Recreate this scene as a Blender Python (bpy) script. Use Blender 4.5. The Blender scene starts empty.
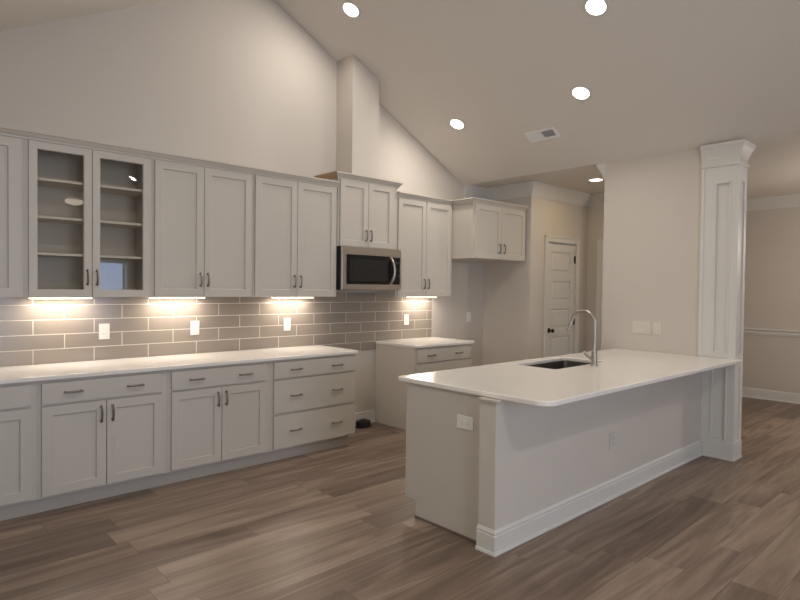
import bpy, bmesh, math
from mathutils import Vector, Matrix
S = bpy.context.scene
COL = S.collection
PI = math.pi

# ---------------------------------------------------------------- camera
cd = bpy.data.cameras.new('camera'); cam = bpy.data.objects.new('camera', cd); COL.objects.link(cam)
YAW, PITCH, ROLL, F = 0.7473, -0.0204, 0.0117, 581.3
fw = Vector((math.sin(YAW)*math.cos(PITCH), math.cos(YAW)*math.cos(PITCH), math.sin(PITCH)))
rr = Vector((math.cos(YAW), -math.sin(YAW), 0)); uu = rr.cross(fw)
R2 = rr*math.cos(ROLL) + uu*math.sin(ROLL); U2 = -rr*math.sin(ROLL) + uu*math.cos(ROLL)
M = Matrix((R2, U2, -fw)).transposed().to_4x4(); M.translation = Vector((-1.2340, -4.8089, 1.4587))
cam.matrix_world = M
cd.sensor_fit = 'HORIZONTAL'; cd.sensor_width = 36.0; cd.lens = 36.0*F/800.0; cd.clip_start = 0.02
S.camera = cam

# ---------------------------------------------------------------- light and exposure
S.view_settings.view_transform = 'Standard'; S.view_settings.look = 'None'
S.view_settings.gamma = 1.0; S.view_settings.use_curve_mapping = False
S.view_settings.exposure = 0.0
WORLD_STRENGTH = 0.22
DAY_COL = (0.70, 0.81, 1.0)
CAN_W = 10.6; CAN_COL = (1.0, 0.92, 0.81)
UCL_W = 3.2; UCL_COL = (1.0, 0.89, 0.78)
LENS_E = 9.0

def area_light(name, loc, direction, sx, sy, watts, col):
    l = bpy.data.lights.new(name, 'AREA'); l.shape = 'RECTANGLE'; l.size = sx; l.size_y = sy
    l.energy = watts; l.color = col
    o = bpy.data.objects.new(name, l); COL.objects.link(o); o.location = loc
    o.rotation_euler = Vector(direction).to_track_quat('-Z', 'Y').to_euler()
    return o

# windows behind the camera: (x0, x1, z0, z1) on the back wall, y = YB
YB = -9.0
WINS = [(2.22, 2.97, 0.55, 1.95, 20.0), (3.75, 4.95, 0.55, 1.97, 4.2), (-1.7, 1.0, 0.1, 2.25, 24.3), (-0.5, 0.8, 2.5, 3.05, 53.0)]  # the last, high window is unseen, added to brighten gable wall and chase
for (a, b, c, d, e) in WINS:
    if e: area_light('daylight', ((a+b)/2, YB-0.35, (c+d)/2), (0, 1, 0), b-a, d-c, e*(b-a)*(d-c), ((0.42, 0.60, 1.0) if e == 20.0 else DAY_COL) if c < 2.4 else (0.80, 0.89, 1.0))
# unseen window added in the left wall, with its light as general fill
WL = (-6.6, -4.4, 0.6, 2.1)
XL = -3.2
area_light('daylight', (XL-0.35, (WL[0]+WL[1])/2, (WL[2]+WL[3])/2), (1, 0, 0), WL[1]-WL[0], WL[3]-WL[2], 14.8*3.3, (1.0, 0.99, 0.88))

# warm lamp light in the dining room beyond the column
pl = bpy.data.lights.new('dining_light', 'POINT'); pl.energy = 52; pl.color = (1.0, 0.91, 0.79); pl.shadow_soft_size = 0.15
po = bpy.data.objects.new('dining_light', pl); COL.objects.link(po); po.location = (6.3, -4.4, 2.0)

w = bpy.data.worlds.new('World'); S.world = w; w.use_nodes = True
wn = w.node_tree.nodes; wl = w.node_tree.links
bgn = wn['Background']; bgn.inputs['Strength'].default_value = WORLD_STRENGTH
bgn.inputs['Color'].default_value = (0.30, 0.42, 0.62, 1)

# ---------------------------------------------------------------- materials
def srgb(r, g, b):
    f = lambda c: (c/255/12.92) if c/255 <= 0.04045 else ((c/255+0.055)/1.055)**2.4
    return (f(r), f(g), f(b), 1)
def nodes(name):
    m = bpy.data.materials.new(name); m.use_nodes = True
    return m, m.node_tree.nodes, m.node_tree.links, m.node_tree.nodes['Principled BSDF']
def paint(name, col, rough=0.5, bump=0.0, scale=300, var=0.02, spec=0.5, metal=0.0, coat=0.0):
    m, n, l, p = nodes(name)
    tc = n.new('ShaderNodeTexCoord')
    nz = n.new('ShaderNodeTexNoise'); nz.inputs['Scale'].default_value = 2.5; nz.inputs['Detail'].default_value = 3
    l.new(tc.outputs['Object'], nz.inputs['Vector'])
    mx = n.new('ShaderNodeMix'); mx.data_type = 'RGBA'
    mx.inputs[6].default_value = tuple(c*(1-var) for c in col[:3])+(1,); mx.inputs[7].default_value = tuple(min(1, c*(1+var)) for c in col[:3])+(1,)
    l.new(nz.outputs['Fac'], mx.inputs[0]); l.new(mx.outputs[2], p.inputs['Base Color'])
    p.inputs['Roughness'].default_value = rough; p.inputs['Metallic'].default_value = metal
    p.inputs['Specular IOR Level'].default_value = spec
    p.inputs['Coat Weight'].default_value = coat; p.inputs['Coat Roughness'].default_value = 0.1
    if bump:
        n2 = n.new('ShaderNodeTexNoise'); n2.inputs['Scale'].default_value = scale; n2.inputs['Detail'].default_value = 2
        l.new(tc.outputs['Object'], n2.inputs['Vector'])
        b = n.new('ShaderNodeBump'); b.inputs['Strength'].default_value = bump; b.inputs['Distance'].default_value = 0.001
        l.new(n2.outputs['Fac'], b.inputs['Height']); l.new(b.outputs[0], p.inputs['Normal'])
    return m
def emit(name, col, e):
    m, n, l, p = nodes(name)
    p.inputs['Base Color'].default_value = (0.8, 0.8, 0.8, 1)
    p.inputs['Emission Color'].default_value = tuple(col)+(1,); p.inputs['Emission Strength'].default_value = e
    return m
m_wall = paint('wall_paint', (0.60, 0.55, 0.50), 0.85, 0.12, 260, 0.015, 0.25)
m_ceil = paint('ceiling_paint', (0.74, 0.70, 0.655), 0.9, 0.12, 200, 0.015, 0.2)
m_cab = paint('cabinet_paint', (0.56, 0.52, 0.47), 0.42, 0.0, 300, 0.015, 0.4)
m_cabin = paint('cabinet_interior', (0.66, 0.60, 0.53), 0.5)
m_shelf = paint('shelf_lit_paint', (0.80, 0.74, 0.66), 0.4)  # cabinet paint made paler: light catching the shelf edges put into the colour
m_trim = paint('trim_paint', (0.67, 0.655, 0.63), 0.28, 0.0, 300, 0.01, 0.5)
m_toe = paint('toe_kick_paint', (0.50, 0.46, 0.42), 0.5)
m_rawwood = paint('raw_wood', (0.42, 0.28, 0.17), 0.7, 0.1, 80, 0.1)
m_pull = paint('pull_nickel', (0.30, 0.27, 0.25), 0.34, 0.0, 300, 0.03, 0.5, 1.0)
m_nickel = paint('brushed_nickel', (0.42, 0.385, 0.35), 0.38, 0.0, 300, 0.03, 0.5, 1.0)
m_steel = paint('stainless_steel', (0.52, 0.47, 0.42), 0.33, 0.05, 400, 0.03, 0.5, 1.0)
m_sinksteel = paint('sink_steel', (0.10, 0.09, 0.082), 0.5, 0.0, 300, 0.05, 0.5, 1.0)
m_black = paint('black_plastic', (0.012, 0.012, 0.013), 0.35)
m_blackglass = paint('black_glass', (0.006, 0.006, 0.006), 0.1, 0, 300, 0.02, 0.3)
m_greyglass = paint('oven_window_mesh', (0.022, 0.021, 0.021), 0.2, 0, 300, 0.02, 0.25)
m_plate = paint('white_plastic', (0.80, 0.78, 0.74), 0.35)
m_dark = paint('dark_slot', (0.03, 0.03, 0.03), 0.6)
m_bronze = paint('oil_rubbed_bronze', (0.06, 0.045, 0.035), 0.35, 0, 300, 0.05, 0.5, 0.9)
m_shoe = paint('brown_shoe_strip', (0.17, 0.13, 0.105), 0.5)
m_lens = emit('lamp_lens', (1.0, 0.90, 0.76), LENS_E)
m_ucl = emit('light_bar_lens', (1.0, 0.86, 0.64), 6.0)
m_bowl = emit('frosted_bowl', (1.0, 0.86, 0.68), 5.0)
m_ventwhite = paint('vent_white', (0.86, 0.85, 0.84), 0.4)
m_plateg = paint('beige_plastic', (0.60, 0.56, 0.52), 0.4)
m_plates = paint('ivory_plastic', (0.68, 0.63, 0.57), 0.35)
m_disp = paint('display_glass', (0.03, 0.04, 0.045), 0.3)
m_fan = paint('fan_white', (0.7, 0.68, 0.65), 0.4)
m_ventdark = paint('vent_shade', (0.022, 0.02, 0.018), 0.7)
m_ground = paint('lawn', (0.10, 0.14, 0.06), 0.9, 0.3, 30, 0.3)
m_leaf = paint('shrub_leaf', (0.06, 0.10, 0.05), 0.8, 0.3, 30, 0.3)

m_glass = bpy.data.materials.new('clear_glass'); m_glass.use_nodes = True
n = m_glass.node_tree.nodes; l = m_glass.node_tree.links; n.remove(n['Principled BSDF'])
tr = n.new('ShaderNodeBsdfTransparent'); tr.inputs[0].default_value = (0.98, 0.965, 0.94, 1)
gl = n.new('ShaderNodeBsdfGlossy'); gl.inputs['Roughness'].default_value = 0.01
fr = n.new('ShaderNodeFresnel'); fr.inputs['IOR'].default_value = 1.48
ms = n.new('ShaderNodeMixShader'); l.new(fr.outputs[0], ms.inputs[0]); l.new(tr.outputs[0], ms.inputs[1]); l.new(gl.outputs[0], ms.inputs[2])
l.new(ms.outputs[0], n['Material Output'].inputs['Surface'])

# quartz
m_quartz, n, l, p = nodes('white_quartz')
tc = n.new('ShaderNodeTexCoord'); nz = n.new('ShaderNodeTexNoise'); nz.inputs['Scale'].default_value = 1.6; nz.inputs['Detail'].default_value = 8; nz.inputs['Distortion'].default_value = 1.2
l.new(tc.outputs['Object'], nz.inputs['Vector'])
cr = n.new('ShaderNodeValToRGB'); e = cr.color_ramp.elements
e[0].position = 0.30; e[0].color = (0.85, 0.815, 0.775, 1); e[1].position = 0.62; e[1].color = (0.85, 0.815, 0.775, 1)
k = cr.color_ramp.elements.new(0.47); k.color = (0.825, 0.79, 0.75, 1)
l.new(nz.outputs['Fac'], cr.inputs[0]); l.new(cr.outputs[0], p.inputs['Base Color'])
p.inputs['Roughness'].default_value = 0.13

# backsplash tile: 399 x 106.5 mm running bond, object coordinates x, z
m_tile, n, l, p = nodes('glazed_subway_tile')
tc = n.new('ShaderNodeTexCoord'); sp = n.new('ShaderNodeSeparateXYZ'); l.new(tc.outputs['Object'], sp.inputs[0])
cb = n.new('ShaderNodeCombineXYZ')
ax = n.new('ShaderNodeMath'); ax.operation = 'ADD'; ax.inputs[1].default_value = 0.341 + 0.399*10; l.new(sp.outputs['X'], ax.inputs[0])
az = n.new('ShaderNodeMath'); az.operation = 'ADD'; az.inputs[1].default_value = -0.881 + 0.1065*9; l.new(sp.outputs['Z'], az.inputs[0])
l.new(ax.outputs[0], cb.inputs['X']); l.new(az.outputs[0], cb.inputs['Y'])
bk = n.new('ShaderNodeTexBrick'); bk.offset = 0.5; bk.offset_frequency = 2; bk.squash = 1.0
bk.inputs['Scale'].default_value = 1.0; bk.inputs['Mortar Size'].default_value = 0.0032; bk.inputs['Mortar Smooth'].default_value = 0.1
bk.inputs['Brick Width'].default_value = 0.399; bk.inputs['Row Height'].default_value = 0.1065; bk.inputs['Bias'].default_value = 0.0
bk.inputs['Color1'].default_value = (0.265, 0.228, 0.195, 1); bk.inputs['Color2'].default_value = (0.295, 0.252, 0.215, 1)
bk.inputs['Mortar'].default_value = (0.62, 0.55, 0.47, 1)
l.new(cb.outputs[0], bk.inputs['Vector']); l.new(bk.outputs['Color'], p.inputs['Base Color'])
rg = n.new('ShaderNodeMapRange'); rg.inputs[3].default_value = 0.14; rg.inputs[4].default_value = 0.7
l.new(bk.outputs['Fac'], rg.inputs[0]); l.new(rg.outputs[0], p.inputs['Roughness'])
bp = n.new('ShaderNodeBump'); bp.invert = True; bp.inputs['Strength'].default_value = 0.6; bp.inputs['Distance'].default_value = 0.002
l.new(bk.outputs['Fac'], bp.inputs['Height'])
wv = n.new('ShaderNodeTexNoise'); wv.inputs['Scale'].default_value = 5; l.new(tc.outputs['Object'], wv.inputs['Vector'])
bp2 = n.new('ShaderNodeBump'); bp2.inputs['Strength'].default_value = 0.08; bp2.inputs['Distance'].default_value = 0.01
l.new(wv.outputs['Fac'], bp2.inputs['Height']); l.new(bp.outputs[0], bp2.inputs['Normal']); l.new(bp2.outputs[0], p.inputs['Normal'])

# plank floor, planks run along x
m_floor, n, l, p = nodes('plank_floor')
def math_node(op, a, b=None):
    q = n.new('ShaderNodeMath'); q.operation = op
    for i, v in enumerate((a, b)):
        if v is None: continue
        if isinstance(v, (int, float)): q.inputs[i].default_value = v
        else: l.new(v, q.inputs[i])
    return q.outputs[0]
tc = n.new('ShaderNodeTexCoord'); sp = n.new('ShaderNodeSeparateXYZ'); l.new(tc.outputs['Object'], sp.inputs[0])
PW, PL = 0.205, 1.30
yy = math_node('DIVIDE', math_node('ADD', sp.outputs['Y'], 20.02), PW); row = math_node('FLOOR', yy); fy = math_node('SUBTRACT', yy, row)
wn1 = n.new('ShaderNodeTexWhiteNoise'); wn1.noise_dimensions = '1D'; l.new(row, wn1.inputs['W'])
xx = math_node('ADD', math_node('DIVIDE', math_node('ADD', sp.outputs['X'], 20.0), PL), math_node('MULTIPLY', wn1.outputs['Value'], 5.0))
cl = math_node('FLOOR', xx); fx = math_node('SUBTRACT', xx, cl)
idv = n.new('ShaderNodeCombineXYZ'); l.new(row, idv.inputs[0]); l.new(cl, idv.inputs[1])
wn2 = n.new('ShaderNodeTexWhiteNoise'); wn2.noise_dimensions = '2D'; l.new(idv.outputs[0], wn2.inputs['Vector'])
# grain coordinates
off = n.new('ShaderNodeVectorMath'); off.operation = 'MULTIPLY_ADD'
l.new(wn2.outputs['Color'], off.inputs[0]); off.inputs[1].default_value = (37, 37, 37); l.new(tc.outputs['Object'], off.inputs[2])
mp = n.new('ShaderNodeMapping'); mp.inputs['Scale'].default_value = (0.60, 6.0, 1.0); l.new(off.outputs[0], mp.inputs['Vector'])
g1 = n.new('ShaderNodeTexNoise'); g1.inputs['Scale'].default_value = 1.3; g1.inputs['Detail'].default_value = 5; g1.inputs['Distortion'].default_value = 1.6; l.new(mp.outputs[0], g1.inputs['Vector'])
mp2 = n.new('ShaderNodeMapping'); mp2.inputs['Scale'].default_value = (2.5, 70.0, 1.0); l.new(off.outputs[0], mp2.inputs['Vector'])
g2 = n.new('ShaderNodeTexNoise'); g2.inputs['Scale'].default_value = 1.0; g2.inputs['Detail'].default_value = 3; l.new(mp2.outputs[0], g2.inputs['Vector'])
t = math_node('ADD', math_node('MULTIPLY', wn2.outputs['Value'], 0.30), math_node('ADD', math_node('MULTIPLY', g1.outputs['Fac'], 0.95), math_node('MULTIPLY', g2.outputs['Fac'], 0.22)))
cr = n.new('ShaderNodeValToRGB'); e = cr.color_ramp.elements
e[0].position = 0.44; e[0].color = (0.112, 0.077, 0.059, 1); e[1].position = 1.04; e[1].color = (0.36, 0.270, 0.210, 1)
k = e.new(0.73); k.color = (0.215, 0.153, 0.117, 1)
l.new(t, cr.inputs[0])
def edge(fv, wd):
    a = math_node('LESS_THAN', fv, wd); b = math_node('GREATER_THAN', fv, 1-wd); return math_node('MAXIMUM', a, b)
seam = math_node('MAXIMUM', edge(fy, 0.007), edge(fx, 0.0011))
mx = n.new('ShaderNodeMix'); mx.data_type = 'RGBA'; mx.inputs[7].default_value = (0.07, 0.048, 0.036, 1)
l.new(math_node('MULTIPLY', seam, 0.7), mx.inputs[0]); l.new(cr.outputs[0], mx.inputs[6]); l.new(mx.outputs[2], p.inputs['Base Color'])
p.inputs['Roughness'].default_value = 0.36; p.inputs['Specular IOR Level'].default_value = 0.4
bp = n.new('ShaderNodeBump'); bp.inputs['Strength'].default_value = 0.15; bp.inputs['Distance'].default_value = 0.001
l.new(g2.outputs['Fac'], bp.inputs['Height']); l.new(bp.outputs[0], p.inputs['Normal'])

# ---------------------------------------------------------------- mesh helpers
def obj(name, bm, mat, parent=None, smooth=False):
    bmesh.ops.recalc_face_normals(bm, faces=bm.faces[:])
    me = bpy.data.meshes.new(name); bm.to_mesh(me); bm.free(); me.materials.append(mat)
    if smooth:
        for f in me.polygons: f.use_smooth = True
        try: me.set_sharp_from_angle(angle=math.radians(40))
        except Exception: pass
    o = bpy.data.objects.new(name, me); COL.objects.link(o)
    if parent: o.parent = parent
    return o
def thing(name, label, cat, loc=(0, 0, 0), rot=(0, 0, 0), group=None):
    o = bpy.data.objects.new(name, None); COL.objects.link(o); o.empty_display_size = 0.1
    o.location = loc; o.rotation_euler = rot; o['label'] = label; o['category'] = cat
    if group: o['group'] = group
    return o
def tag(o, label, cat, group=None):
    o['label'] = label; o['category'] = cat
    if group: o['group'] = group
    return o
def struct(name, bm, mat, label=None, parent=None, smooth=False):
    o = obj(name, bm, mat, parent, smooth)
    if not parent: o['kind'] = 'structure'
    if label: o['label'] = label
    return o
def B(): return bmesh.new()
def box(bm, x0, x1, y0, y1, z0, z1, bev=0.0, seg=2):
    x0, x1 = min(x0, x1), max(x0, x1); y0, y1 = min(y0, y1), max(y0, y1); z0, z1 = min(z0, z1), max(z0, z1)
    v = [bm.verts.new(q) for q in ((x0,y0,z0),(x1,y0,z0),(x1,y1,z0),(x0,y1,z0),(x0,y0,z1),(x1,y0,z1),(x1,y1,z1),(x0,y1,z1))]
    fs = [bm.faces.new([v[i] for i in q]) for q in ((0,3,2,1),(4,5,6,7),(0,1,5,4),(1,2,6,5),(2,3,7,6),(3,0,4,7))]
    if bev:
        es = list({e for f in fs for e in f.edges})
        bmesh.ops.bevel(bm, geom=es, offset=bev, segments=seg, profile=0.5, affect='EDGES')
    return bm
def bx(*a, **k): return box(B(), *a, **k)
def tube(bm, pts, rad, seg=12, flat=1.0):
    pts = [Vector(q) for q in pts]; n_ = len(pts)
    rads = rad if isinstance(rad, (list, tuple)) else [rad]*n_
    tg = [(pts[min(i+1, n_-1)]-pts[max(i-1, 0)]).normalized() for i in range(n_)]
    ref = Vector((0, 0, 1)) if abs(tg[0].z) < 0.9 else Vector((1, 0, 0))
    nn = (ref - tg[0]*ref.dot(tg[0])).normalized(); rings = []
    for i in range(n_):
        nn = (nn - tg[i]*nn.dot(tg[i])).normalized(); bb = tg[i].cross(nn)
        rings.append([bm.verts.new(pts[i] + (nn*math.cos(2*PI*k/seg) + bb*math.sin(2*PI*k/seg)*flat)*rads[i]) for k in range(seg)])
    for a, b in zip(rings, rings[1:]):
        for k in range(seg): bm.faces.new((a[k], a[(k+1) % seg], b[(k+1) % seg], b[k]))
    bm.faces.new(rings[0][::-1]); bm.faces.new(rings[-1]); return bm
def lathe(bm, prof, seg=24, org=(0, 0, 0), axis='Z'):
    def pt(r, h, a):
        c, s = r*math.cos(a), r*math.sin(a)
        q = {'Z': (c, s, h), 'Y': (c, h, s), 'X': (h, c, s)}[axis]
        return Vector(q) + Vector(org)
    rings = []
    for r, h in prof:
        rings.append([bm.verts.new(pt(0, h, 0))] if r < 1e-6 else [bm.verts.new(pt(r, h, 2*PI*k/seg)) for k in range(seg)])
    for a, b in zip(rings, rings[1:]):
        for k in range(seg):
            k2 = (k+1) % seg
            if len(a) == 1 and len(b) == 1: continue
            if len(a) == 1: bm.faces.new((a[0], b[k], b[k2]))
            elif len(b) == 1: bm.faces.new((a[k], a[k2], b[0]))
            else: bm.faces.new((a[k], a[k2], b[k2], b[k]))
    if len(rings[0]) > 1: bm.faces.new(rings[0][::-1])
    if len(rings[-1]) > 1: bm.faces.new(rings[-1])
    return bm
def sweep(bm, path, prof, closed=False):
    """profile (out, z) swept along a horizontal path; out is to the right of travel; mitred corners"""
    P = [Vector((a, b)) for a, b in path]; n_ = len(P); rings = []
    for i in range(n_):
        d0 = (P[i]-P[i-1]).normalized() if (i > 0 or closed) else None
        d1 = (P[(i+1) % n_]-P[i]).normalized() if (i < n_-1 or closed) else None
        d0 = d0 or d1; d1 = d1 or d0
        r0 = Vector((d0.y, -d0.x)); r1 = Vector((d1.y, -d1.x)); mm = (r0+r1).normalized(); mm = mm/max(0.2, mm.dot(r0))
        rings.append([bm.verts.new((P[i].x+mm.x*o, P[i].y+mm.y*o, z)) for o, z in prof])
    m_ = len(prof)
    rng = range(n_) if closed else range(n_-1)
    for i in rng:
        a, b = rings[i], rings[(i+1) % n_]
        for k in range(m_): bm.faces.new((a[k], a[(k+1) % m_], b[(k+1) % m_], b[k]))
    if not closed: bm.faces.new(rings[0][::-1]); bm.faces.new(rings[-1])
    return bm
def prism(bm, poly, axis, a, b):
    """polygon of 2D points extruded along an axis between a and b"""
    def pt(p_, h): return {'Y': (p_[0], h, p_[1]), 'X': (h, p_[0], p_[1]), 'Z': (p_[0], p_[1], h)}[axis]
    A = [bm.verts.new(pt(q, a)) for q in poly]; C = [bm.verts.new(pt(q, b)) for q in poly]; k = len(poly)
    bm.faces.new(A); bm.faces.new(C[::-1])
    for i in range(k): bm.faces.new((A[i], A[(i+1) % k], C[(i+1) % k], C[i]))
    return bm
def slab(bm, outer, inner, z0, z1, bev=0.006):
    """horizontal slab with optional hole, eased edges"""
    loops = []
    for lp in ([outer] + ([inner] if inner else [])):
        vs = [bm.verts.new((q[0], q[1], z1)) for q in lp]
        loops += [bm.edges.new((vs[i], vs[(i+1) % len(vs)])) for i in range(len(vs))]
    r = bmesh.ops.triangle_fill(bm, use_beauty=True, use_dissolve=False, edges=loops)
    fs = [g for g in r['geom'] if isinstance(g, bmesh.types.BMFace)]
    if inner:   # drop any face filled inside the hole
        xs = [q[0] for q in inner]; ys = [q[1] for q in inner]
        bad = [f for f in fs if min(xs)+1e-4 < f.calc_center_median().x < max(xs)-1e-4 and min(ys)+1e-4 < f.calc_center_median().y < max(ys)-1e-4 and all(min(xs)-1e-4 <= v.co.x <= max(xs)+1e-4 and min(ys)-1e-4 <= v.co.y <= max(ys)+1e-4 for v in f.verts)]
        bmesh.ops.delete(bm, geom=bad, context='FACES_ONLY'); fs = [f for f in fs if f.is_valid]
    ex = bmesh.ops.extrude_face_region(bm, geom=fs)
    nv = [g for g in ex['geom'] if isinstance(g, bmesh.types.BMVert)]
    bmesh.ops.translate(bm, verts=nv, vec=(0, 0, z0-z1))
    bm.normal_update(); bmesh.ops.recalc_face_normals(bm, faces=bm.faces[:])
    es = [ed for ed in bm.edges if len(ed.link_faces) == 2 and ed.calc_face_angle(0) > 1.0 and abs(ed.verts[0].co.z-ed.verts[1].co.z) < 1e-5]
    if bev: bmesh.ops.bevel(bm, geom=es, offset=bev, segments=3, profile=0.5, affect='EDGES')
    return bm
def rrect(x0, x1, y0, y1, rads, seg=6):
    """rounded rectangle; radii for (x0y0, x1y0, x1y1, x0y1)"""
    out = []
    for (cx, cy, r, a0) in ((x0, y0, rads[0], PI), (x1, y0, rads[1], 1.5*PI), (x1, y1, rads[2], 0), (x0, y1, rads[3], 0.5*PI)):
        if r <= 0: out.append((cx, cy)); continue
        ox = cx + (r if cx == x0 else -r); oy = cy + (r if cy == y0 else -r)
        for k in range(seg+1):
            a = a0 + 0.5*PI*k/seg; out.append((ox+r*math.cos(a), oy+r*math.sin(a)))
    return out

# ---------------------------------------------------------------- room shell
XE, ZE = 4.28, 2.748                       # where the vault meets the flat ceiling
SR, SLp = 0.509, 0.523
ZRr = lambda x: ZE + SR*(XE-x)
RX = 1.422; RZ = ZRr(RX); XLE = RX - (RZ-ZE)/SLp
XD = 7.8
struct('floor', bx(XL-0.1, XD+0.1, YB-0.1, 0.1, -0.06, 0), m_floor)
bm = B()
T = 0.1
prism(bm, [(XE, ZE), (RX, RZ), (RX, RZ+T), (XE, ZE+T)], 'Y', YB, 0)
prism(bm, [(RX, RZ), (XLE, ZE), (XLE, ZE+T), (RX, RZ+T)], 'Y', YB, 0)
box(bm, XE, XD, YB, 0, ZE, ZE+T); box(bm, XL, XLE, YB, 0, ZE, ZE+T)
struct('ceiling', bm, m_ceil)
struct('wall_kitchen', prism(B(), [(XL-0.1, 0), (4.695, 0), (4.695, ZE), (XE, ZE), (RX, RZ), (XLE, ZE), (XL-0.1, ZE)], 'Y', 0, 0.1), m_wall)
# back wall with windows
bm = B()
xs = [XL-0.1]
LOW = sorted(q for q in WINS if q[2] < 2.3); HIGH = [q for q in WINS if q[2] >= 2.3][0]
for a, b, c, d, e in LOW:
    box(bm, xs[-1], a, YB-0.1, YB, 0, 2.3); box(bm, a, b, YB-0.1, YB, 0, c); box(bm, a, b, YB-0.1, YB, d, 2.3); xs.append(b)
box(bm, xs[-1], XD+0.1, YB-0.1, YB, 0, 2.3)
ha, hb, hc, hd, he = HIGH
zl = lambda x: RZ-(RX-x)*SLp
prism(bm, [(XL-0.1, 2.3), (ha, 2.3), (ha, zl(ha)), (XLE, ZE), (XL-0.1, ZE)], 'Y', YB-0.1, YB)
prism(bm, [(ha, 2.3), (hb, 2.3), (hb, hc), (ha, hc)], 'Y', YB-0.1, YB)
prism(bm, [(ha, hd), (hb, hd), (hb, zl(hb)), (ha, zl(ha))], 'Y', YB-0.1, YB)
prism(bm, [(hb, 2.3), (XD+0.1, 2.3), (XD+0.1, ZE), (XE, ZE), (RX, RZ), (hb, zl(hb))], 'Y', YB-0.1, YB)
struct('wall_back', bm, m_wall)
bm = B()
box(bm, XL-0.1, XL, YB, WL[0], 0, ZE); box(bm, XL-0.1, XL, WL[1], 0, 0, ZE); box(bm, XL-0.1, XL, WL[0], WL[1], 0, WL[2]); box(bm, XL-0.1, XL, WL[0], WL[1], WL[3], ZE)
struct('wall_left', bm, m_wall)
struct('wall_dining', bx(XD, XD+0.1, YB, -2.0, 0, ZE), m_wall)
struct('wall_alcove', bx(4.695, 4.795, -0.72, 0.1, 0, ZE), m_wall)
DX0, DX1, DZ = 5.055, 5.725, 2.07
bm = B()
box(bm, 4.795, DX0, -0.72, -0.62, 0, ZE); box(bm, DX1, 6.03, -0.72, -0.62, 0, ZE); box(bm, DX0, DX1, -0.72, -0.62, DZ, ZE)
struct('wall_pantry', bm, m_wall)
struct('wall_hall', bx(6.03, 6.13, -2.0, -0.62, 0, ZE), m_wall)
struct('wall_hall_end', bx(6.13, XD+0.1, -2.0, -1.9, 0, ZE), m_wall)
struct('wall_stub', bx(XE, XE+0.14, -2.848, -1.878, 0, ZE), m_wall)
struct('wall_peninsula', bx(1.308, XE, -2.848, -2.735, 0, 0.852), m_wall)
struct('wall_chase', prism(B(), [(2.312, 2.515), (2.652, 2.515), (2.652, ZRr(2.652)), (2.312, ZRr(2.312))], 'Y', -0.265, 0), m_wall)
# backsplash
bm = B(); box(bm, -1.36, 2.118, -0.009, 0, 0.885, 1.42); box(bm, 2.118, 2.862, -0.009, 0, 0.790, 1.405); box(bm, 2.862, 3.728, -0.009, 0, 0.885, 1.42)
struct('wall_backsplash', bm, m_tile)

# windows behind the camera
def window(i, a, b, c, d, along='x'):
    bm = B(); t = 0.06
    def fb(p0, p1, z0, z1, d0=-0.1, d1=0.02):
        if along == 'x': box(bm, p0, p1, YB+d0, YB+d1, z0, z1)
        else: box(bm, XL+d0, XL+d1, p0, p1, z0, z1)
    fb(a-0.07, a+0.03, c-0.07, d+0.09); fb(b-0.03, b+0.07, c-0.07, d+0.09); fb(a, b, d-0.03, d+0.09); fb(a, b, c-0.07, c+0.03)
    fb(a, b, (c+d)/2-0.02, (c+d)/2+0.02, -0.07, -0.03)
    r_ = struct('window_%d' % i, bm, m_trim)
    q = B()
    if along == 'x': box(q, a, b, YB-0.056, YB-0.05, c, d)
    else: box(q, XL-0.056, XL-0.05, a, b, c, d)
    obj('pane', q, m_glass, r_)
for i, (a, b, c, d, e) in enumerate(WINS): window(i+1, a, b, c, d)
window(5, *WL, along='y')
o = struct('floor_lawn', bx(-14, 18, -24, YB-0.12, -0.25, -0.15), m_ground)

# ---------------------------------------------------------------- trim
CROWN = [(0, 0), (0.012, 0), (0.014, 0.012), (0.022, 0.016), (0.028, 0.030), (0.045, 0.052), (0.070, 0.074), (0.082, 0.088), (0.092, 0.092), (0.098, 0.100), (0.098, 0.118), (0, 0.118)]
crown = lambda z: [(a*0.95, z-0.118*1.35+b*1.35) for a, b in CROWN]
BASE = [(0, 0), (0.024, 0), (0.025, 0.006), (0.021, 0.015), (0.0145, 0.019), (0.0145, 0.102), (0.011, 0.108), (0.013, 0.115), (0.0125, 0.122), (0.006, 0.131), (0.004, 0.136), (0, 0.136)]
CHAIR = [(0, 0.875), (0.012, 0.875), (0.014, 0.892), (0.020, 0.898), (0.020, 0.930), (0.030, 0.938), (0.036, 0.950), (0.030, 0.962), (0, 0.962)]
def trim(name, path, prof): return struct(name, sweep(B(), path, prof), m_trim, None, None, False)
# right of travel = into the room
trim('trim_1', [(XE, 0), (4.695, 0), (4.695, -0.72), (6.03, -0.72), (6.03, -2.0), (XD, -2.0), (XD, YB)], crown(ZE))
trim('trim_2', [(XD, YB+0.1), (XD, -2.0)][::-1], CHAIR)
trim('trim_3', [(XE+0.14, -2.75), (XE+0.14, -1.878), (XE, -1.878)], crown(ZE)) 
trim('baseboard_dining', [(6.13, -2.0), (XD, -2.0), (XD, YB)], BASE)
trim('baseboard_range', [(2.12, 0), (2.862, 0)], BASE)
trim('baseboard_alcove', [(3.76, 0), (4.695, 0), (4.695, -0.72), (4.985, -0.72)], BASE)
trim('baseboard_hall', [(5.795, -0.72), (6.03, -0.72), (6.03, -0.86)], BASE)
trim('baseboard_peninsula', [(1.308, -2.735), (1.308, -2.848), (XE-0.018, -2.848)], BASE)
trim('baseboard_left', [(XL, YB), (XL, 0)], BASE)
trim('baseboard_back', [(XL, YB), (-1.8, YB)][::-1], BASE)
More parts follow.
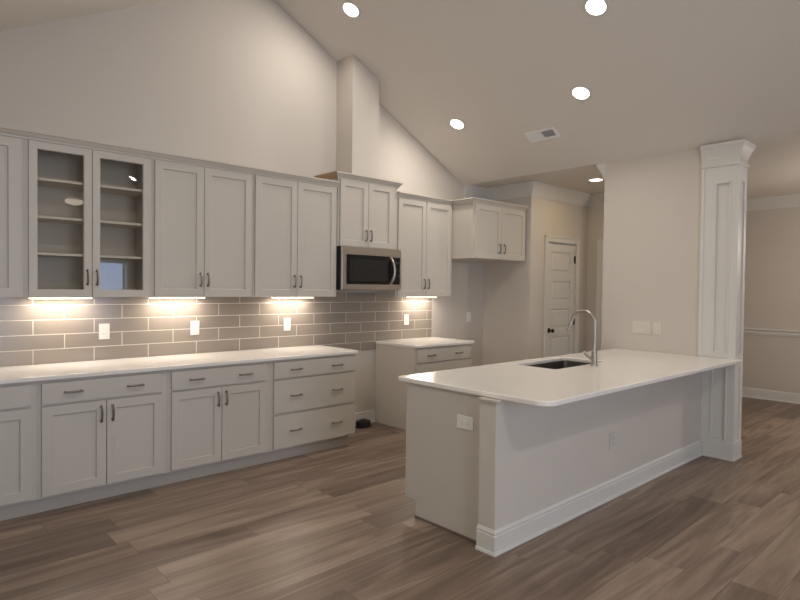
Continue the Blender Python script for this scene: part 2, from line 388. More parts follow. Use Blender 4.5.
# little capping moulding at the top of the half wall end
struct('trim_4', sweep(B(), [(1.308, -2.735), (1.308, -2.848), (1.340, -2.848)], [(0, 0.822), (0.005, 0.824), (0.009, 0.836), (0.014, 0.842), (0.014, 0.852), (0, 0.852)]), m_wall)

# pantry door
def interior_door():
    bm = B(); zt = DZ
    # frame (casing)
    for a, b, c, d in ((DX0-0.062, DX0+0.004, 0, zt+0.062), (DX1-0.004, DX1+0.062, 0, zt+0.062), (DX0-0.004, DX1+0.004, zt-0.004, zt+0.062)):
        box(bm, a, b, -0.737, -0.72, c, d, 0.004)
    for a, b in ((DX0-0.068, DX0-0.05), (DX1+0.05, DX1+0.068)): box(bm, a, b, -0.744, -0.72, 0, zt+0.066, 0.003)
    box(bm, DX0-0.068, DX1+0.068, -0.744, -0.72, zt+0.05, zt+0.068, 0.003)
    box(bm, DX0, DX0+0.015, -0.72, -0.62, 0, zt); box(bm, DX1-0.015, DX1, -0.72, -0.62, 0, zt); box(bm, DX0, DX1, -0.72, -0.62, zt-0.015, zt)
    fr_ = struct('door_1', bm, m_trim)
    # leaf with five recessed panels
    bm = B(); x0, x1 = DX0+0.018, DX1-0.018; z0, z1 = 0.012, zt-0.02; yf = -0.712; st = 0.10
    zs = [0.20, 0.49, 0.585, 0.865, 0.962, 1.220, 1.322, 1.575, 1.683, 1.946]
    box(bm, x0, x0+st, yf, yf+0.035, z0, z1); box(bm, x1-st, x1, yf, yf+0.035, z0, z1)
    pz = z0
    for k in range(5):
        box(bm, x0+st, x1-st, yf, yf+0.035, pz, zs[2*k]); pz = zs[2*k+1]
    box(bm, x0+st, x1-st, yf, yf+0.035, pz, z1)
    for k in range(5):
        a, b = zs[2*k], zs[2*k+1]
        box(bm, x0+st, x1-st, yf+0.012, yf+0.03, a, b)
        q = [(x0+st, a), (x1-st, a), (x1-st, b), (x0+st, b)]
        # raised field
        i = 0.022
        v0 = [bm.verts.new((u_, yf+0.0121, w_)) for u_, w_ in ((x0+st+i, a+i), (x1-st-i, a+i), (x1-st-i, b-i), (x0+st+i, b-i))]
        j = 0.040
        v1 = [bm.verts.new((u_, yf+0.004, w_)) for u_, w_ in ((x0+st+j, a+j), (x1-st-j, a+j), (x1-st-j, b-j), (x0+st+j, b-j))]
        bm.faces.new(v1)
        for m_ in range(4): bm.faces.new((v0[m_], v0[(m_+1) % 4], v1[(m_+1) % 4], v1[m_]))
    lf = obj('door_leaf', bm, m_trim, fr_)
    bm = B(); kx, kz = x0+0.055, 0.945
    lathe(bm, [(0.032, 0), (0.032, 0.006), (0.027, 0.011), (0.012, 0.014), (0.010, 0.035), (0.018, 0.042), (0.026, 0.052), (0.027, 0.060), (0.020, 0.069), (0, 0.072)], 20, (kx, 0, kz), 'Y')
    for v in bm.verts: v.co.y = yf - v.co.y
    k_ = obj('door_handle', bm, m_bronze, lf, True); k_['label'] = 'dark bronze door knob'
    for hz in (1.86, 1.05, 0.25):
        bm = B(); tube(bm, [(x1+0.006, yf-0.008, hz-0.05), (x1+0.006, yf-0.008, hz+0.05)], 0.008, 10); box(bm, x1-0.012, x1+0.02, yf-0.003, yf, hz-0.045, hz+0.045)
        h_ = obj('hinge', bm, m_bronze, lf); h_['label'] = 'dark bronze hinge'
interior_door()
# second door on the hall wall (only its casing edge shows)
bm = B()
for a, b, c, d in ((-0.93, -0.865, 0, 2.14), (-1.76, -1.695, 0, 2.14), (-1.70, -0.925, 2.075, 2.14)):
    box(bm, 6.012, 6.03, a, b, c, d, 0.004)
d2 = struct('door_2', bm, m_trim)
bm = B(); box(bm, 6.022, 6.03, -1.695, -0.93, 0.01, 2.075)
for a, b in ((0.2, 0.95), (1.05, 1.95)):
    box(bm, 6.018, 6.024, -1.58, -1.04, a, b, 0.004)
obj('door_leaf', bm, m_trim, d2)

# ---------------------------------------------------------------- cabinet parts
def pull_bm(length=0.118, vertical=True, proj=0.026):
    """arched bar pull, feet on the plane y = 0, standing out to -y"""
    bm = B(); h = length/2; pts = []
    for k in range(13):
        u_ = -1 + 2*k/12; pts.append((u_*h, -(0.014+(proj-0.014)*(1-u_*u_)**0.8), 0))
    tube(bm, pts, 0.0066, 8, 1.0)
    for s_ in (-1, 1):
        tube(bm, [(s_*(h-0.008), 0, 0), (s_*(h-0.008), -0.018, 0)], [0.0085, 0.0060], 10)
    if vertical: bmesh.ops.rotate(bm, verts=bm.verts[:], cent=(0, 0, 0), matrix=Matrix.Rotation(PI/2, 3, 'Y'))
    return bm
def add_pull(parent, x, y, z, vertical=True, back=False):
    bm = pull_bm(0.110, vertical)
    if back: bmesh.ops.rotate(bm, verts=bm.verts[:], cent=(0, 0, 0), matrix=Matrix.Rotation(PI, 3, 'Z'))
    bmesh.ops.translate(bm, verts=bm.verts[:], vec=(x, y, z))
    o = obj('handle', bm, m_pull, parent, True); o['label'] = 'brushed nickel arched bar pull'
    return o
def door_bm(x0, x1, z0, z1, yb, t=0.020, stile=0.058, glass=False, flat=False, sgn=-1):
    """shaker door, back on y = yb, facing -y (sgn -1)"""
    bm = B(); e = 0.002
    def loop(i, y): return [bm.verts.new((a, yb+sgn*y, c)) for a, c in ((x0+i, z0+i), (x1-i, z0+i), (x1-i, z1-i), (x0+i, z1-i))]
    seq = [(0, 0), (0, t-e), (e, t)]
    if not flat: seq += [(stile, t), (stile+0.003, t-0.003), (stile+0.005, 0.009)]
    if flat: seq += []
    loops = [loop(*q) for q in seq]
    if glass: loops.append(loop(stile+0.005, 0))
    for a, b in zip(loops, loops[1:]):
        for k in range(4): bm.faces.new((a[k], a[(k+1) % 4], b[(k+1) % 4], b[k]))
    if glass:
        a, b = loops[-1], loops[0]
        for k in range(4): bm.faces.new((a[k], a[(k+1) % 4], b[(k+1) % 4], b[k]))
    else:
        bm.faces.new(loops[-1]); bm.faces.new(loops[0][::-1])
    return bm
def add_door(root, x0, x1, z0, z1, yb, hx=None, hz=None, glass=False, stile=0.058):
    d = obj('door', door_bm(x0, x1, z0, z1, yb, glass=glass, stile=stile), m_cab, root)
    if glass:
        d['label'] = 'glass fronted cabinet door'
        obj('pane', bx(x0+stile-0.004, x1-stile+0.004, yb-0.011, yb-0.007, z0+stile-0.004, z1-stile+0.004), m_glass, d)
    if hx is not None: add_pull(d, hx, yb-0.020, hz)
    return d
def add_drawer(root, x0, x1, z0, z1, yb, pulls):
    d = obj('drawer', door_bm(x0, x1, z0, z1, yb, flat=True), m_cab, root)
    for px in pulls: add_pull(d, px, yb-0.020, (z0+z1)/2, False)
    return d

# ---------------------------------------------------------------- base cabinets (wall run)
ZT, ZB = 0.883, 0.853
BF = -0.610                                   # face frame plane
def base_body(x0, x1, toe_left=False, toe_right=False):
    bm = B(); box(bm, 0, x1-x0, 0, BF, 0.102, ZB-0.001, 0.0015, 1)
    return bm
def base_cabinet(x0, x1, label, fronts, right_toe=0.0, left_panel=False):
    root = thing('base_cabinet', label, 'cabinet', (x0, -0.002, 0), group='painted base cabinets')
    bm = base_body(x0, x1)
    if left_panel: box(bm, -0.0, 0.018, 0, BF, 0, 0.102)
    obj('body', bm, m_cab, root)
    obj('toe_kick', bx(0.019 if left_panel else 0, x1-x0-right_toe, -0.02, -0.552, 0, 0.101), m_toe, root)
    for q in fronts:
        if q[0] == 'door': add_door(root, q[1]-x0, q[2]-x0, 0.117, 0.685, BF, q[3]-x0, 0.600)
        else: add_drawer(root, q[1]-x0, q[2]-x0, q[3], q[4], BF, [p_-x0 for p_ in q[5]])
    return root
DT = (0.699, 0.834)
base_cabinet(-1.36, -0.433, 'grey base cabinet cut off by the left edge, under the counter', [('door', -1.345, -0.905, -0.945), ('door', -0.901, -0.465, -0.862), ('drawer', -1.345, -0.465, *DT, (-1.12, -0.69))])
base_cabinet(-0.433, 0.372, 'grey two-door base cabinet below the glass-front wall cabinet', [('door', -0.410, -0.034, -0.066), ('door', -0.030, 0.340, 0.004), ('drawer', -0.410, 0.340, *DT, (-0.233, 0.150))])
base_cabinet(0.372, 1.208, 'grey two-door base cabinet between another two-door one and the drawer stack', [('door', 0.404, 0.787, 0.757), ('door', 0.791, 1.173, 0.822), ('drawer', 0.404, 1.173, *DT, (0.59, 0.985))])
base_cabinet(1.208, 2.106, 'grey three-drawer base cabinet at the range-gap end of the long counter', [('drawer', 1.243, 2.095, *DT, (1.452, 1.882)), ('drawer', 1.243, 2.095, 0.410, 0.684, (1.452, 1.882)), ('drawer', 1.243, 2.095, 0.117, 0.390, (1.452, 1.882))], 0.03)
base_cabinet(2.866, 3.742, 'grey drawer base cabinet right of the empty range gap', [('drawer', 2.890, 3.722, *DT, (3.087, 3.515)), ('drawer', 2.890, 3.722, 0.410, 0.684, (3.087, 3.515)), ('drawer', 2.890, 3.722, 0.117, 0.390, (3.087, 3.515))], 0.0, True)
bm = slab(B(), rrect(-1.375, 2.120, -0.648, -0.0095, (0.004, 0.02, 0, 0)), None, ZB, ZT, 0.007)
tag(obj('countertop', bm, m_quartz), 'long white quartz countertop on the wall base cabinets', 'countertop')
bm = slab(B(), rrect(2.858, 3.765, -0.648, -0.0095, (0.02, 0.02, 0, 0)), None, ZB, ZT, 0.007)
tag(obj('countertop', bm, m_quartz), 'short white quartz countertop right of the range gap', 'countertop')

# ---------------------------------------------------------------- upper cabinets
ZU0, ZU1 = 1.369, 2.425
UF = -0.318
UCROWN = [(0, 0), (0.010, 0), (0.012, 0.012), (0.022, 0.022), (0.032, 0.036), (0.042, 0.042), (0.042, 0.054), (0, 0.054)]
def upper_cabinet(x0, x1, z0, z1, yf, label, doors, glass=False, crown_z=2.408, crown_path=None, crown_scale=1.0, stile=0.058, hz=None):
    root = thing('wall_cabinet', label, 'cabinet', (x0, -0.002, 0), group='painted wall cabinets')
    w_ = x1-x0
    if not glass:
        obj('body', bx(0, w_, 0, yf, z0, z1, 0.0015, 1) if False else box(B(), 0, w_, 0, yf, z0, z1, 0.0015, 1), m_cab, root)
    else:
        bm = B(); t = 0.018
        box(bm, 0, t, 0, yf+0.019, z0, z1); box(bm, w_-t, w_, 0, yf+0.019, z0, z1); box(bm, t, w_-t, 0, yf+0.019, z0, z0+t); box(bm, t, w_-t, 0, yf+0.019, z1-t, z1); box(bm, t, w_-t, 0, -0.008, z0+t, z1-t)
        # face frame
        a, b = doors[0][0]-x0, doors[-1][1]-x0
        box(bm, 0, a+0.02, yf, yf+0.019, z0, z1); box(bm, b-0.02, w_, yf, yf+0.019, z0, z1); box(bm, a+0.02, b-0.02, yf, yf+0.019, z0, z0+0.035); box(bm, a+0.02, b-0.02, yf, yf+0.019, z1-0.045, z1)
        mid = (doors[0][1]+doors[1][0])/2-x0; box(bm, mid-0.02, mid+0.02, yf, yf+0.019, z0+0.035, z1-0.045)
        obj('body', bm, m_cab, root)
        for zz in (1.662, 1.910, 2.163):
            obj('shelf', bx(t+0.001, w_-t-0.001, -0.009, yf+0.0205, zz-0.009, zz+0.009, 0.002), m_shelf, root)
    for (a, b, hx) in doors:
        add_door(root, a-x0, b-x0, z0+0.003, z1-0.022, yf, hx-x0 if hx is not None else None, (hz if hz else z0+0.139), glass, stile)
    if crown_path:
        bm = sweep(B(), [(q[0]-x0, q[1]) for q in crown_path], [(a*crown_scale, crown_z+c*crown_scale) for a, c in UCROWN])
        obj('crown', bm, m_cab, root)
    return root
KD = UF-0.0   # crown sits on the face frame, just above the doors
def straight(x0, x1): return [(x0, KD), (x1, KD)]
upper_cabinet(-1.36, -0.450, ZU0, ZU1, UF, 'solid-door wall cabinet cut off by the left edge of the photo', [(-1.345, -0.915, -0.945), (-0.911, -0.478, -0.880)], crown_path=straight(-1.36, -0.450))
upper_cabinet(-0.450, 0.376, ZU0, ZU1, UF, 'glass-front wall cabinet with three shelves', [(-0.426, -0.046, -0.075), (-0.042, 0.352, -0.014)], True, crown_path=straight(-0.450, 0.376), stile=0.047)
upper_cabinet(0.376, 1.208, ZU0, ZU1, UF, 'solid two-door wall cabinet just right of the glass-front one', [(0.388, 0.7705, 0.742), (0.7745, 1.192, 0.803)], crown_path=straight(0.376, 1.208))
upper_cabinet(1.208, 2.092, ZU0, ZU1, UF, 'solid two-door wall cabinet just left of the microwave', [(1.2245, 1.6415, 1.612), (1.6455, 2.076, 1.676)], crown_path=straight(1.208, 2.0915))
upper_cabinet(2.874-0.018, 3.712, ZU0, ZU1, UF, 'tall two-door wall cabinet right of the microwave', [(2.876, 3.2895, 3.258), (3.2935, 3.698, 3.325)], crown_path=[(2.856, KD), (3.688, KD)])
# cabinet over the microwave stands taller, with a bigger crown that returns to the wall
r_ = upper_cabinet(2.0925, 2.8555, 1.855, 2.515, UF-0.012, 'short raised two-door wall cabinet above the microwave', [(2.112, 2.4555, 2.427), (2.4595, 2.792, 2.488)], hz=1.973, crown_z=2.492, crown_path=[(2.0925, KD-0.012), (2.8555, KD-0.012)][0:2] , crown_scale=1.25)
bm = sweep(B(), [(0, -0.002), (0, KD-0.012), (0.763, KD-0.012), (0.763, -0.002)], [(a*1.1, 2.494+c*1.12) for a, c in UCROWN])
for ch in list(r_.children):
    if ch.name.split('.')[0] == 'crown':
        me = bpy.data.meshes.new('crown'); bmesh.ops.recalc_face_normals(bm, faces=bm.faces[:]); bm.to_mesh(me); me.materials.append(m_cab); me.materials.append(m_rawwood); ch.data = me
        for f in me.polygons:
            if all(me.vertices[i].co.x < 0.001 for i in f.vertices): f.material_index = 1    # unpainted wood return on the left side
        ch['label'] = 'raised crown with an unpainted wood return'
bm.free()
# deep fridge cabinet
upper_cabinet(3.7145, 4.692, 1.800, ZU1, -0.636, 'deep two-door wall cabinet over the empty fridge alcove', [(3.738, 4.203, 4.160), (4.207, 4.672, 4.250)], hz=1.925, crown_path=[(3.7145, -0.30), (3.7145, -0.636), (4.692, -0.636)])

# ---------------------------------------------------------------- under-cabinet light bars
def light_bar(x0, x1, label):
    y0, y1, zt = -0.155, -0.055, ZU0-0.0005
    root = thing('light_bar', label, 'light', ((x0+x1)/2, (y0+y1)/2, zt), group='under-cabinet light bars')
    h = (x1-x0)/2
    obj('housing', bx(-h, h, -0.05, 0.05, -0.008, 0, 0.002), m_plate, root)
    obj('lens', bx(-h+0.006, h-0.006, -0.047, 0.046, -0.014, -0.0085, 0.002), m_ucl, root)
    l_ = bpy.data.lights.new('bar_light', 'AREA'); l_.shape = 'RECTANGLE'; l_.size = 2*h-0.02; l_.size_y = 0.06; l_.energy = UCL_W*(2*h/0.41); l_.color = UCL_COL
    q = bpy.data.objects.new('bar_light', l_); COL.objects.link(q); q.parent = root; q.location = (0, 0.0, -0.0155)
    q.rotation_euler = (0, 0, 0)
light_bar(-0.383, 0.012, 'lit light bar under the glass-front wall cabinet')
light_bar(0.440, 0.872, 'lit light bar under the wall cabinet right of the glass-front one')
light_bar(1.542, 1.955, 'lit light bar under the wall cabinet left of the microwave')
light_bar(3.262, 3.665, 'lit light bar under the wall cabinet right of the microwave')

# ---------------------------------------------------------------- microwave
def microwave():
    x0, x1, z0, z1, yb, yf = 2.0945, 2.8535, 1.432, 1.853, -0.004, -0.385
    root = thing('microwave', 'stainless over-the-range microwave with black window', 'microwave', (x0, 0, z0))
    W, H = x1-x0, z1-z0
    b = obj('body', bx(0, W, -0.012, yf, 0.004, H, 0.002, 1), m_black, root)
    obj('grease_filter', bx(0.1, 0.33, -0.1, -0.3, -0.0, 0.004), m_steel, root)
    # front fascia: top band and door
    obj('top_vent', bx(0, W+0.008, yf-0.001, yf-0.014, H-0.067, H, 0.003), m_steel, root)
    d = obj('door', bx(0, W+0.008, yf-0.001, yf-0.020, 0.006, H-0.069, 0.004), m_steel, root)
    obj('window', bx(0.054, W-0.128, yf-0.0195, yf-0.0225, 0.060, H-0.076, 0.001), m_blackglass, d)
    obj('window_screen', bx(0.098, W-0.190, yf-0.0220, yf-0.0232, 0.092, H-0.118, 0.0005), m_greyglass, d)
    c = obj('control_panel', bx(W-0.127, W-0.014, yf-0.0195, yf-0.0225, 0.062, H-0.083, 0.001), m_blackglass, root)
    obj('display', bx(W-0.082, W-0.026, yf-0.0222, yf-0.0230, H-0.150, H-0.128), m_disp, c)
    bm = B()
    for r_ in range(5):
        for q in range(3): box(bm, W-0.080+q*0.020, W-0.068+q*0.020, yf-0.0222, yf-0.0229, 0.085+r_*0.026, 0.097+r_*0.026)
    obj('keypad', bm, m_greyglass, c)
    pts = [(W-0.146+0.020*math.sin(PI*k/12), yf-0.022-0.042*math.sin(PI*k/12)**0.6, 0.066+(H-0.155)*k/12) for k in range(13)]
    o = obj('handle', tube(B(), pts, 0.0145, 12, 0.9), m_steel, d, True); o['label'] = 'curved steel handle'
microwave()

# ---------------------------------------------------------------- peninsula
PX0 = 1.352
def peninsula_cabinet():
    root = thing('peninsula_cabinet', 'grey peninsula base cabinet with flat end panel under the sink', 'cabinet', (PX0, -2.733, 0))
    L = XE-0.002-PX0; D = 0.640           # local y runs towards the kitchen aisle
    bm = B(); box(bm, 0.012, L, 0, D-0.02, 0.102, 0.64); box(bm, 0.012, 1.055, 0, D-0.02, 0.64, ZB-0.001); box(bm, 1.95, L, 0, D-0.02, 0.64, ZB-0.001)
    box(bm, 1.055, 1.95, 0, 0.03, 0.64, ZB-0.001)
    obj('body', bm, m_cab, root)
    bm = B(); prism(bm, [(0.0, 0), (D-0.095, 0), (D-0.095, 0.105), (D+0.002, 0.105), (D+0.002, ZB-0.001), (0, ZB-0.001)], 'X', 0, 0.012)
    o = obj('end_panel', bm, m_cab, root)
    o = obj('shoe_strip', bx(-0.010, 0, 0.004, D-0.095, 0, 0.014, 0.003), m_shoe, root); o['label'] = 'brown shoe strip along the floor'
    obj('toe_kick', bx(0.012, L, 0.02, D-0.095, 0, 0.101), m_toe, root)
    xs_ = [0.03, 0.53, 1.03, 1.53, 2.03, 2.48, 2.91]
    for i in range(6):
        a, b = xs_[i]+0.004, xs_[i+1]-0.004
        d = obj('door', door_bm(a, b, 0.117, 0.685, D-0.02, sgn=1), m_cab, root); add_pull(d, (b-0.03) if i % 2 == 0 else (a+0.03), D, 0.60, True, True)
        if i not in (2, 3):
            d = obj('drawer', door_bm(a, b, *DT, D-0.02, flat=True, sgn=1), m_cab, root); add_pull(d, (a+b)/2, D, 0.767, False, True)
        else: obj('false_front', door_bm(a, b, *DT, D-0.02, flat=True, sgn=1), m_cab, root)
peninsula_cabinet()
SKX0, SKX1, SKY0, SKY1 = 2.460, 3.195, -2.492, -2.118
outer = rrect(1.332, XE-0.0005, -3.158, -2.015, (0.09, 0.0, 0, 0.03), 8)
inner = rrect(SKX0, SKX1, SKY0, SKY1, (0.03, 0.03, 0.03, 0.03), 5)
# build the slab in four strips round the sink opening so the hole is clean
bm = slab(B(), outer, inner, ZB, ZT, 0.007)
tag(obj('countertop', bm, m_quartz), 'white quartz countertop on the peninsula, with the sink cut-out', 'countertop')
def sink():
    root = thing('sink', 'undermount stainless single-bowl sink in the peninsula counter', 'sink', ((SKX0+SKX1)/2, (SKY0+SKY1)/2, ZB-0.0005))
    hx, hy = (SKX1-SKX0)/2+0.004, (SKY1-SKY0)/2+0.004; bm = B(); rings = []
    for i, z in ((-0.022, 0), (0, 0), (0.004, -0.01), (0.012, -0.17), (0.03, -0.195)):
        rings.append([bm.verts.new((q[0], q[1], z)) for q in rrect(-hx+i, hx-i, -hy+i, hy-i, (0.04,)*4, 6)])
    for a, b in zip(rings, rings[1:]):
        k_ = len(a)
        for k in range(k_): bm.faces.new((a[k], a[(k+1) % k_], b[(k+1) % k_], b[k]))
    bm.faces.new(rings[-1])
    o = obj('basin', bm, m_sinksteel, root, True)
    md = o.modifiers.new('thick', 'SOLIDIFY'); md.thickness = 0.0015; md.offset = -1
    obj('drain', lathe(B(), [(0, -0.194), (0.045, -0.194), (0.045, -0.190), (0.036, -0.190), (0.032, -0.193), (0, -0.193)], 24), m_nickel, root, True)
sink()
def faucet():
    root = thing('faucet', 'brushed nickel gooseneck faucet standing behind the sink', 'faucet', (2.868, -2.572, ZT))
    obj('base', lathe(B(), [(0.030, 0), (0.030, 0.004), (0.026, 0.010), (0.0235, 0.016), (0.0225, 0.105), (0.019, 0.113), (0.0135, 0.118), (0, 0.118)], 24), m_nickel, root, True)
    R = 0.100; pts = [(0, 0, 0.112), (0, 0, 0.20), (0, 0, 0.27), (0, 0, 0.315)]
    for k in range(1, 15):
        a = PI*k/14*0.93; pts.append((0, R-R*math.cos(a), 0.315+R*math.sin(a)))
    obj('spout', tube(B(), pts, 0.0125, 16), m_nickel, root, True)
    e1 = Vector(pts[-1]); dr = (e1-Vector(pts[-2])).normalized()
    o = obj('spray_head', tube(B(), [e1, e1+dr*0.012, e1+dr*0.014, e1+dr*0.085], [0.0130, 0.0150, 0.0160, 0.0150], 16), m_nickel, root, True); o['label'] = 'pull-down spray head'
    obj('lever', tube(B(), [(-0.015, 0.004, 0.052), (-0.045, 0.012, 0.060), (-0.075, 0.022, 0.085), (-0.098, 0.030, 0.110)], [0.015, 0.012, 0.010, 0.008], 10), m_nickel, root, True)
faucet()

# ---------------------------------------------------------------- column at the end of the stub wall
def column():
    root = thing('column', 'white panelled square column where the peninsula meets the stub wall', 'column', (XE, -2.848, 0))
    x0, x1, y1 = -0.015, 0.186, -0.268       # local
    bm = B(); box(bm, 0.0, x1-0.012, -0.002, y1+0.012, 0, ZE-0.001)
    obj('core', bm, m_trim, root)
    # boards on the kitchen side (-x): stiles and rails round two recessed panels
    bm = B(); ya = 0.035
    # stiles; the kitchen-side stile also laps over the corner of the wall
    for (a, b) in ((ya, -0.078), (y1+0.062, y1+0.0125)): box(bm, x0, 0.0, a, b, 0, ZE-0.001) if b != -0.078 else (box(bm, x0, 0.0, 0.035, -0.078, ZT+0.0015, ZE-0.001), box(bm, x0, 0.0, -0.001, -0.078, 0, ZB-0.002))
    for c, d in ((0, 0.160), (0.800, ZB-0.002), (ZT+0.0015, 0.925), (2.415, ZE-0.001)): box(bm, x0, 0.0, -0.078, y1+0.062, c, d)
    # cut stile of the outer side is whole; front skin on the -y face
    obj('panel_frame', bm, m_trim, root)
    # panel mouldings
    for c, d in ((0.925, 2.415), (0.160, 0.800)):
        bm = B(); a, b = -0.078, y1+0.062; t = 0.014
        box(bm, x0-0.006, 0, a, a-t, c, d, 0.003); box(bm, x0-0.006, 0, b+t, b, c, d, 0.003); box(bm, x0-0.006, 0, a-t, b+t, c, c+t, 0.003); box(bm, x0-0.006, 0, a-t, b+t, d-t, d, 0.003)
        obj('panel_moulding', bm, m_trim, root)
    # corner strip over the wall edge
    obj('corner_strip', bx(x0-0.006, x0, 0.036, 0.008, ZT+0.0015, ZE-0.001, 0.002), m_trim, root)
    # -y face boards
    bm = B()
    box(bm, x0, x0+0.055, y1, y1+0.012, 0, ZE-0.001); box(bm, x1-0.055, x1, y1, y1+0.012, 0, ZE-0.001)
    for c, d in ((0, 0.160), (0.800, 0.925), (2.415, ZE-0.001)): box(bm, x0+0.055, x1-0.055, y1, y1+0.012, c, d)
    box(bm, x1-0.012, x1, y1+0.012, 0, 0, ZE-0.001)
    obj('side_board', bm, m_trim, root)
    path = [(x0, 0.036), (x0, y1), (x1, y1), (x1, 0.0)]
    bm = sweep(B(), path, [(a*0.52, ZE-0.0005-0.118*1.12+c*1.12) for a, c in CROWN]); obj('capital', bm, m_trim, root)
    bm = sweep(B(), path, [(0, 2.548), (0.010, 2.550), (0.016, 2.558), (0.016, 2.566), (0.010, 2.574), (0, 2.576)]); obj('neck_bead', bm, m_trim, root)
    bm = sweep(B(), [(x0, -0.026), (x0, y1), (x1, y1), (x1, 0.0)], [(0, 0), (0.010, 0), (0.011, 0.008), (0.007, 0.015), (0.004, 0.016), (0.004, 0.155), (0, 0.160)]); obj('plinth', bm, m_trim, root)
column()

# ---------------------------------------------------------------- outlets and switches
def plate(name, label, cat, pos, facing, w_=0.076, h=0.120, kinds=('socket',), horiz=False, group=None, mat=None):
    m_pl = mat or m_plate
    """facing '-y' or '-x'; local x along the wall, local -y out of it"""
    rot = (0, 0, 0) if facing == '-y' else (0, 0, -PI/2)
    root = thing(name, label, cat, pos, rot, group)
    obj('plate', bx(-w_/2, w_/2, -0.006, 0, -h/2, h/2, 0.002), m_pl, root)
    n_ = len(kinds); step = 0.046
    for i, k in enumerate(kinds):
        cx = (i-(n_-1)/2)*step
        if k == 'socket':
            for s_ in (-1, 1):
                ox, oz = (cx+s_*0.020, 0) if horiz else (cx, s_*0.020)
                bm = B(); box(bm, ox-0.0155, ox+0.0155, -0.0085, -0.0062, oz-0.0135, oz+0.0135, 0.001)
                s1 = obj('socket', bm, m_pl, root)
                bm = B()
                for q in (-0.006, 0.006):
                    if horiz: box(bm, ox-0.004, ox+0.004, -0.0090, -0.0084, oz+q-0.001, oz+q+0.001)
                    else: box(bm, ox+q-0.001, ox+q+0.001, -0.0090, -0.0084, oz-0.002, oz+0.006)
                obj('slot', bm, m_dark, s1)
        elif k == 'rocker':
            bm = B(); box(bm, cx-0.016, cx+0.016, -0.009, -0.0062, -0.033, 0.033, 0.0015); obj('rocker', bm, m_pl, root)
        else:
            bm = B(); box(bm, cx-0.005, cx+0.005, -0.016, -0.0062, -0.004, 0.010, 0.0015); obj('toggle', bm, m_pl, root)
    return root
G = 'white outlets on the backsplash'
for x_, lb in ((0.134, 'white outlet on the backsplash under the glass-front cabinet'), (0.847, 'second white outlet from the left on the backsplash'), (1.751, 'white outlet on the backsplash left of the range gap'), (3.318, 'white outlet on the backsplash right of the range gap')):
    plate('outlet', lb, 'outlet', (x_-0.006, -0.0095, 1.101), '-y', group=G)
plate('outlet', 'white outlet low on the painted wall of the fridge alcove', 'outlet', (4.41, -0.0005, 1.103), '-y')
plate('outlet', 'white horizontal outlet on the peninsula end panel', 'outlet', (PX0-0.0005, -2.593, 0.678), '-x', 0.124, 0.078, ('socket',), True)
plate('outlet', 'outlet low on the long face of the half wall', 'outlet', (2.633, -2.8485, 0.402), '-y', mat=m_plateg)
plate('light_switch', 'wide three-gang switch plate on the stub wall', 'switch', (XE-0.0005, -2.287, 1.108), '-x', 0.175, 0.120, ('rocker', 'rocker', 'rocker'), mat=m_plates)
plate('light_switch', 'narrow single plate right of the wide switch plate', 'switch', (XE-0.0005, -2.440, 1.104), '-x', 0.080, 0.120, ('rocker',), mat=m_plates)
# range receptacle on the floor of the gap
r_ = thing('range_receptacle', 'black range power receptacle on the floor of the range gap', 'outlet', (2.625, -0.10, 0))
bm = lathe(B(), [(0.085, 0), (0.085, 0.050), (0.078, 0.064), (0.055, 0.071), (0, 0.072)], 24)
for v in bm.verts: v.co.y *= 0.8
obj('housing', bm, m_black, r_, True)
obj('flange', bx(-0.095, 0.095, -0.04, 0.04, 0, 0.006, 0.002), m_black, r_)
obj('faceplate', lathe(B(), [(0.030, 0.070), (0.030, 0.076), (0, 0.076)], 20), m_dark, r_)

# ---------------------------------------------------------------- recessed lights, vent, fan
def can_light(x, y, label, slope='R', watts=None, col=None):
    if slope == 'R': z = ZRr(x); ang = math.atan(SR); rot = (0, ang, 0)
    elif slope == 'L': z = RZ-(RX-x)*SLp; ang = math.atan(SLp); rot = (0, -ang, 0)
    else: z = ZE; rot = (0, 0, 0)
    root = thing('recessed_light', label, 'light', (x, y, z), rot, 'recessed ceiling lights')
    obj('trim_ring', lathe(B(), [(0.072, 0), (0.098, 0), (0.097, -0.004), (0.090, -0.007), (0.076, -0.006), (0.072, -0.003)], 32), m_trim, root, True)
    obj('lens', lathe(B(), [(0, -0.004), (0.060, -0.0045), (0.074, -0.003), (0.074, 0), (0, 0)], 32), m_lens, root, True)
    l_ = bpy.data.lights.new('can_bulb', 'AREA'); l_.shape = 'DISK'; l_.size = 0.13; l_.energy = watts or CAN_W; l_.color = col or CAN_COL
    q = bpy.data.objects.new('can_bulb', l_); COL.objects.link(q); q.parent = root; q.location = (0, 0, -0.012)
can_light(1.968, -0.669, 'recessed ceiling light at the top, left of centre, above the chase')
can_light(3.393, -0.670, 'recessed ceiling light left of the ceiling vent')
can_light(3.411, -2.103, 'recessed ceiling light just above the ceiling vent')
can_light(2.726, -2.611, 'recessed ceiling light at the top edge, above the stub wall')
can_light(5.051, -1.361, 'recessed light in the low flat ceiling by the pantry door', 'F', 3.7, (1.0, 0.75, 0.40))
can_light(2.69, -7.845, 'recessed light in the vault behind the viewer, seen in the cabinet glass', 'R', 2.6)
can_light(0.33, -5.75, 'recessed light in the left vault slope behind the viewer', 'L', 23.0, (1.0, 0.92, 0.80))
can_light(-0.55, -2.6, 'unseen recessed light added in the left vault slope to brighten the cabinets', 'L', 14.2, (1.0, 0.97, 0.87))  # added fill lamp, lifts end panel and cabinets without lighting the half wall

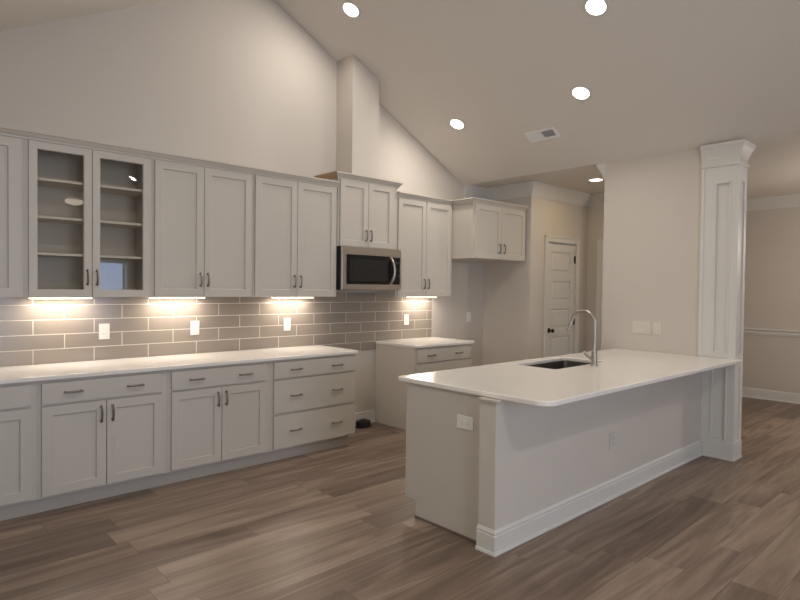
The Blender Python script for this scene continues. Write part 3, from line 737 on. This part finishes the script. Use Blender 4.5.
def vent():
    x, y = 3.765, -1.475; z = ZRr(x)
    root = thing('ceiling_vent', 'white rectangular air vent in the sloped ceiling', 'vent', (x, y, z), (0, math.atan(SR), 0))
    hw, hl = 0.073, 0.172
    bm = B(); box(bm, -hw, -hw+0.026, -hl, hl, -0.008, 0, 0.002); box(bm, hw-0.026, hw, -hl, hl, -0.008, 0, 0.002)
    box(bm, -hw+0.026, hw-0.026, -hl, -hl+0.03, -0.008, 0, 0.002); box(bm, -hw+0.026, hw-0.026, hl-0.03, hl, -0.008, 0, 0.002); box(bm, -hw+0.026, hw-0.026, -0.008, 0.008, -0.008, 0)
    obj('frame', bm, m_ventwhite, root)
    obj('shade_sheet', bx(-hw+0.026, hw-0.026, -hl+0.03, hl-0.03, -0.0015, 0), m_ventdark, root)  # flat near-black sheet: shade behind the louvres put into the colour
    for s_ in (-1, 1):
        bm = B(); a, b = (0.008, hl-0.03) if s_ > 0 else (-hl+0.03, -0.008); k_ = 9 if s_ > 0 else 6
        for k in range(k_):
            yc = a+(b-a)*(k+0.5)/k_
            dy = 0.0082 if s_ > 0 else 0.0015
            v = [bm.verts.new(q) for q in ((-hw+0.026, yc-dy, -0.0016), (hw-0.026, yc-dy, -0.0016), (hw-0.026, yc+dy, -0.0075), (-hw+0.026, yc+dy, -0.0075))]
            v2 = [bm.verts.new(q.co+Vector((0, 0.001, 0.0005))) for q in v]
            bm.faces.new(v); bm.faces.new(v2[::-1])
            for i in range(4): bm.faces.new((v[i], v[(i+1) % 4], v2[(i+1) % 4], v2[i]))
        obj('louvre', bm, m_ventwhite, root)
vent()

def ceiling_fan():
    x, y = RX, -6.85
    root = thing('ceiling_fan', 'white ceiling fan with frosted bowl light, seen mirrored in the cabinet glass', 'fan', (x, y, RZ-0.01))
    obj('canopy', lathe(B(), [(0, -0.02), (0.07, -0.02), (0.06, -0.08), (0.02, -0.11), (0, -0.11)], 24), m_fan, root, True)
    obj('rod', tube(B(), [(0, 0, -0.1), (0, 0, -1.18)], 0.013, 12), m_fan, root, True)
    obj('motor', lathe(B(), [(0, -1.15), (0.06, -1.16), (0.12, -1.19), (0.13, -1.26), (0.10, -1.31), (0.06, -1.33), (0, -1.33)], 28), m_fan, root, True)
    for k in range(5):
        bm = B(); box(bm, 0.16, 0.66, -0.062, 0.062, -1.262, -1.254, 0.003); box(bm, 0.09, 0.2, -0.02, 0.02, -1.268, -1.262)
        bmesh.ops.rotate(bm, verts=bm.verts[:], cent=(0, 0, 0), matrix=Matrix.Rotation(2*PI*k/5+0.3, 3, 'Z')); obj('blade', bm, m_fan, root)
    obj('bowl', lathe(B(), [(0.06, -1.30), (0.15, -1.315), (0.142, -1.345), (0.11, -1.375), (0.06, -1.392), (0, -1.397)], 28), m_bowl, root, True)
ceiling_fan()
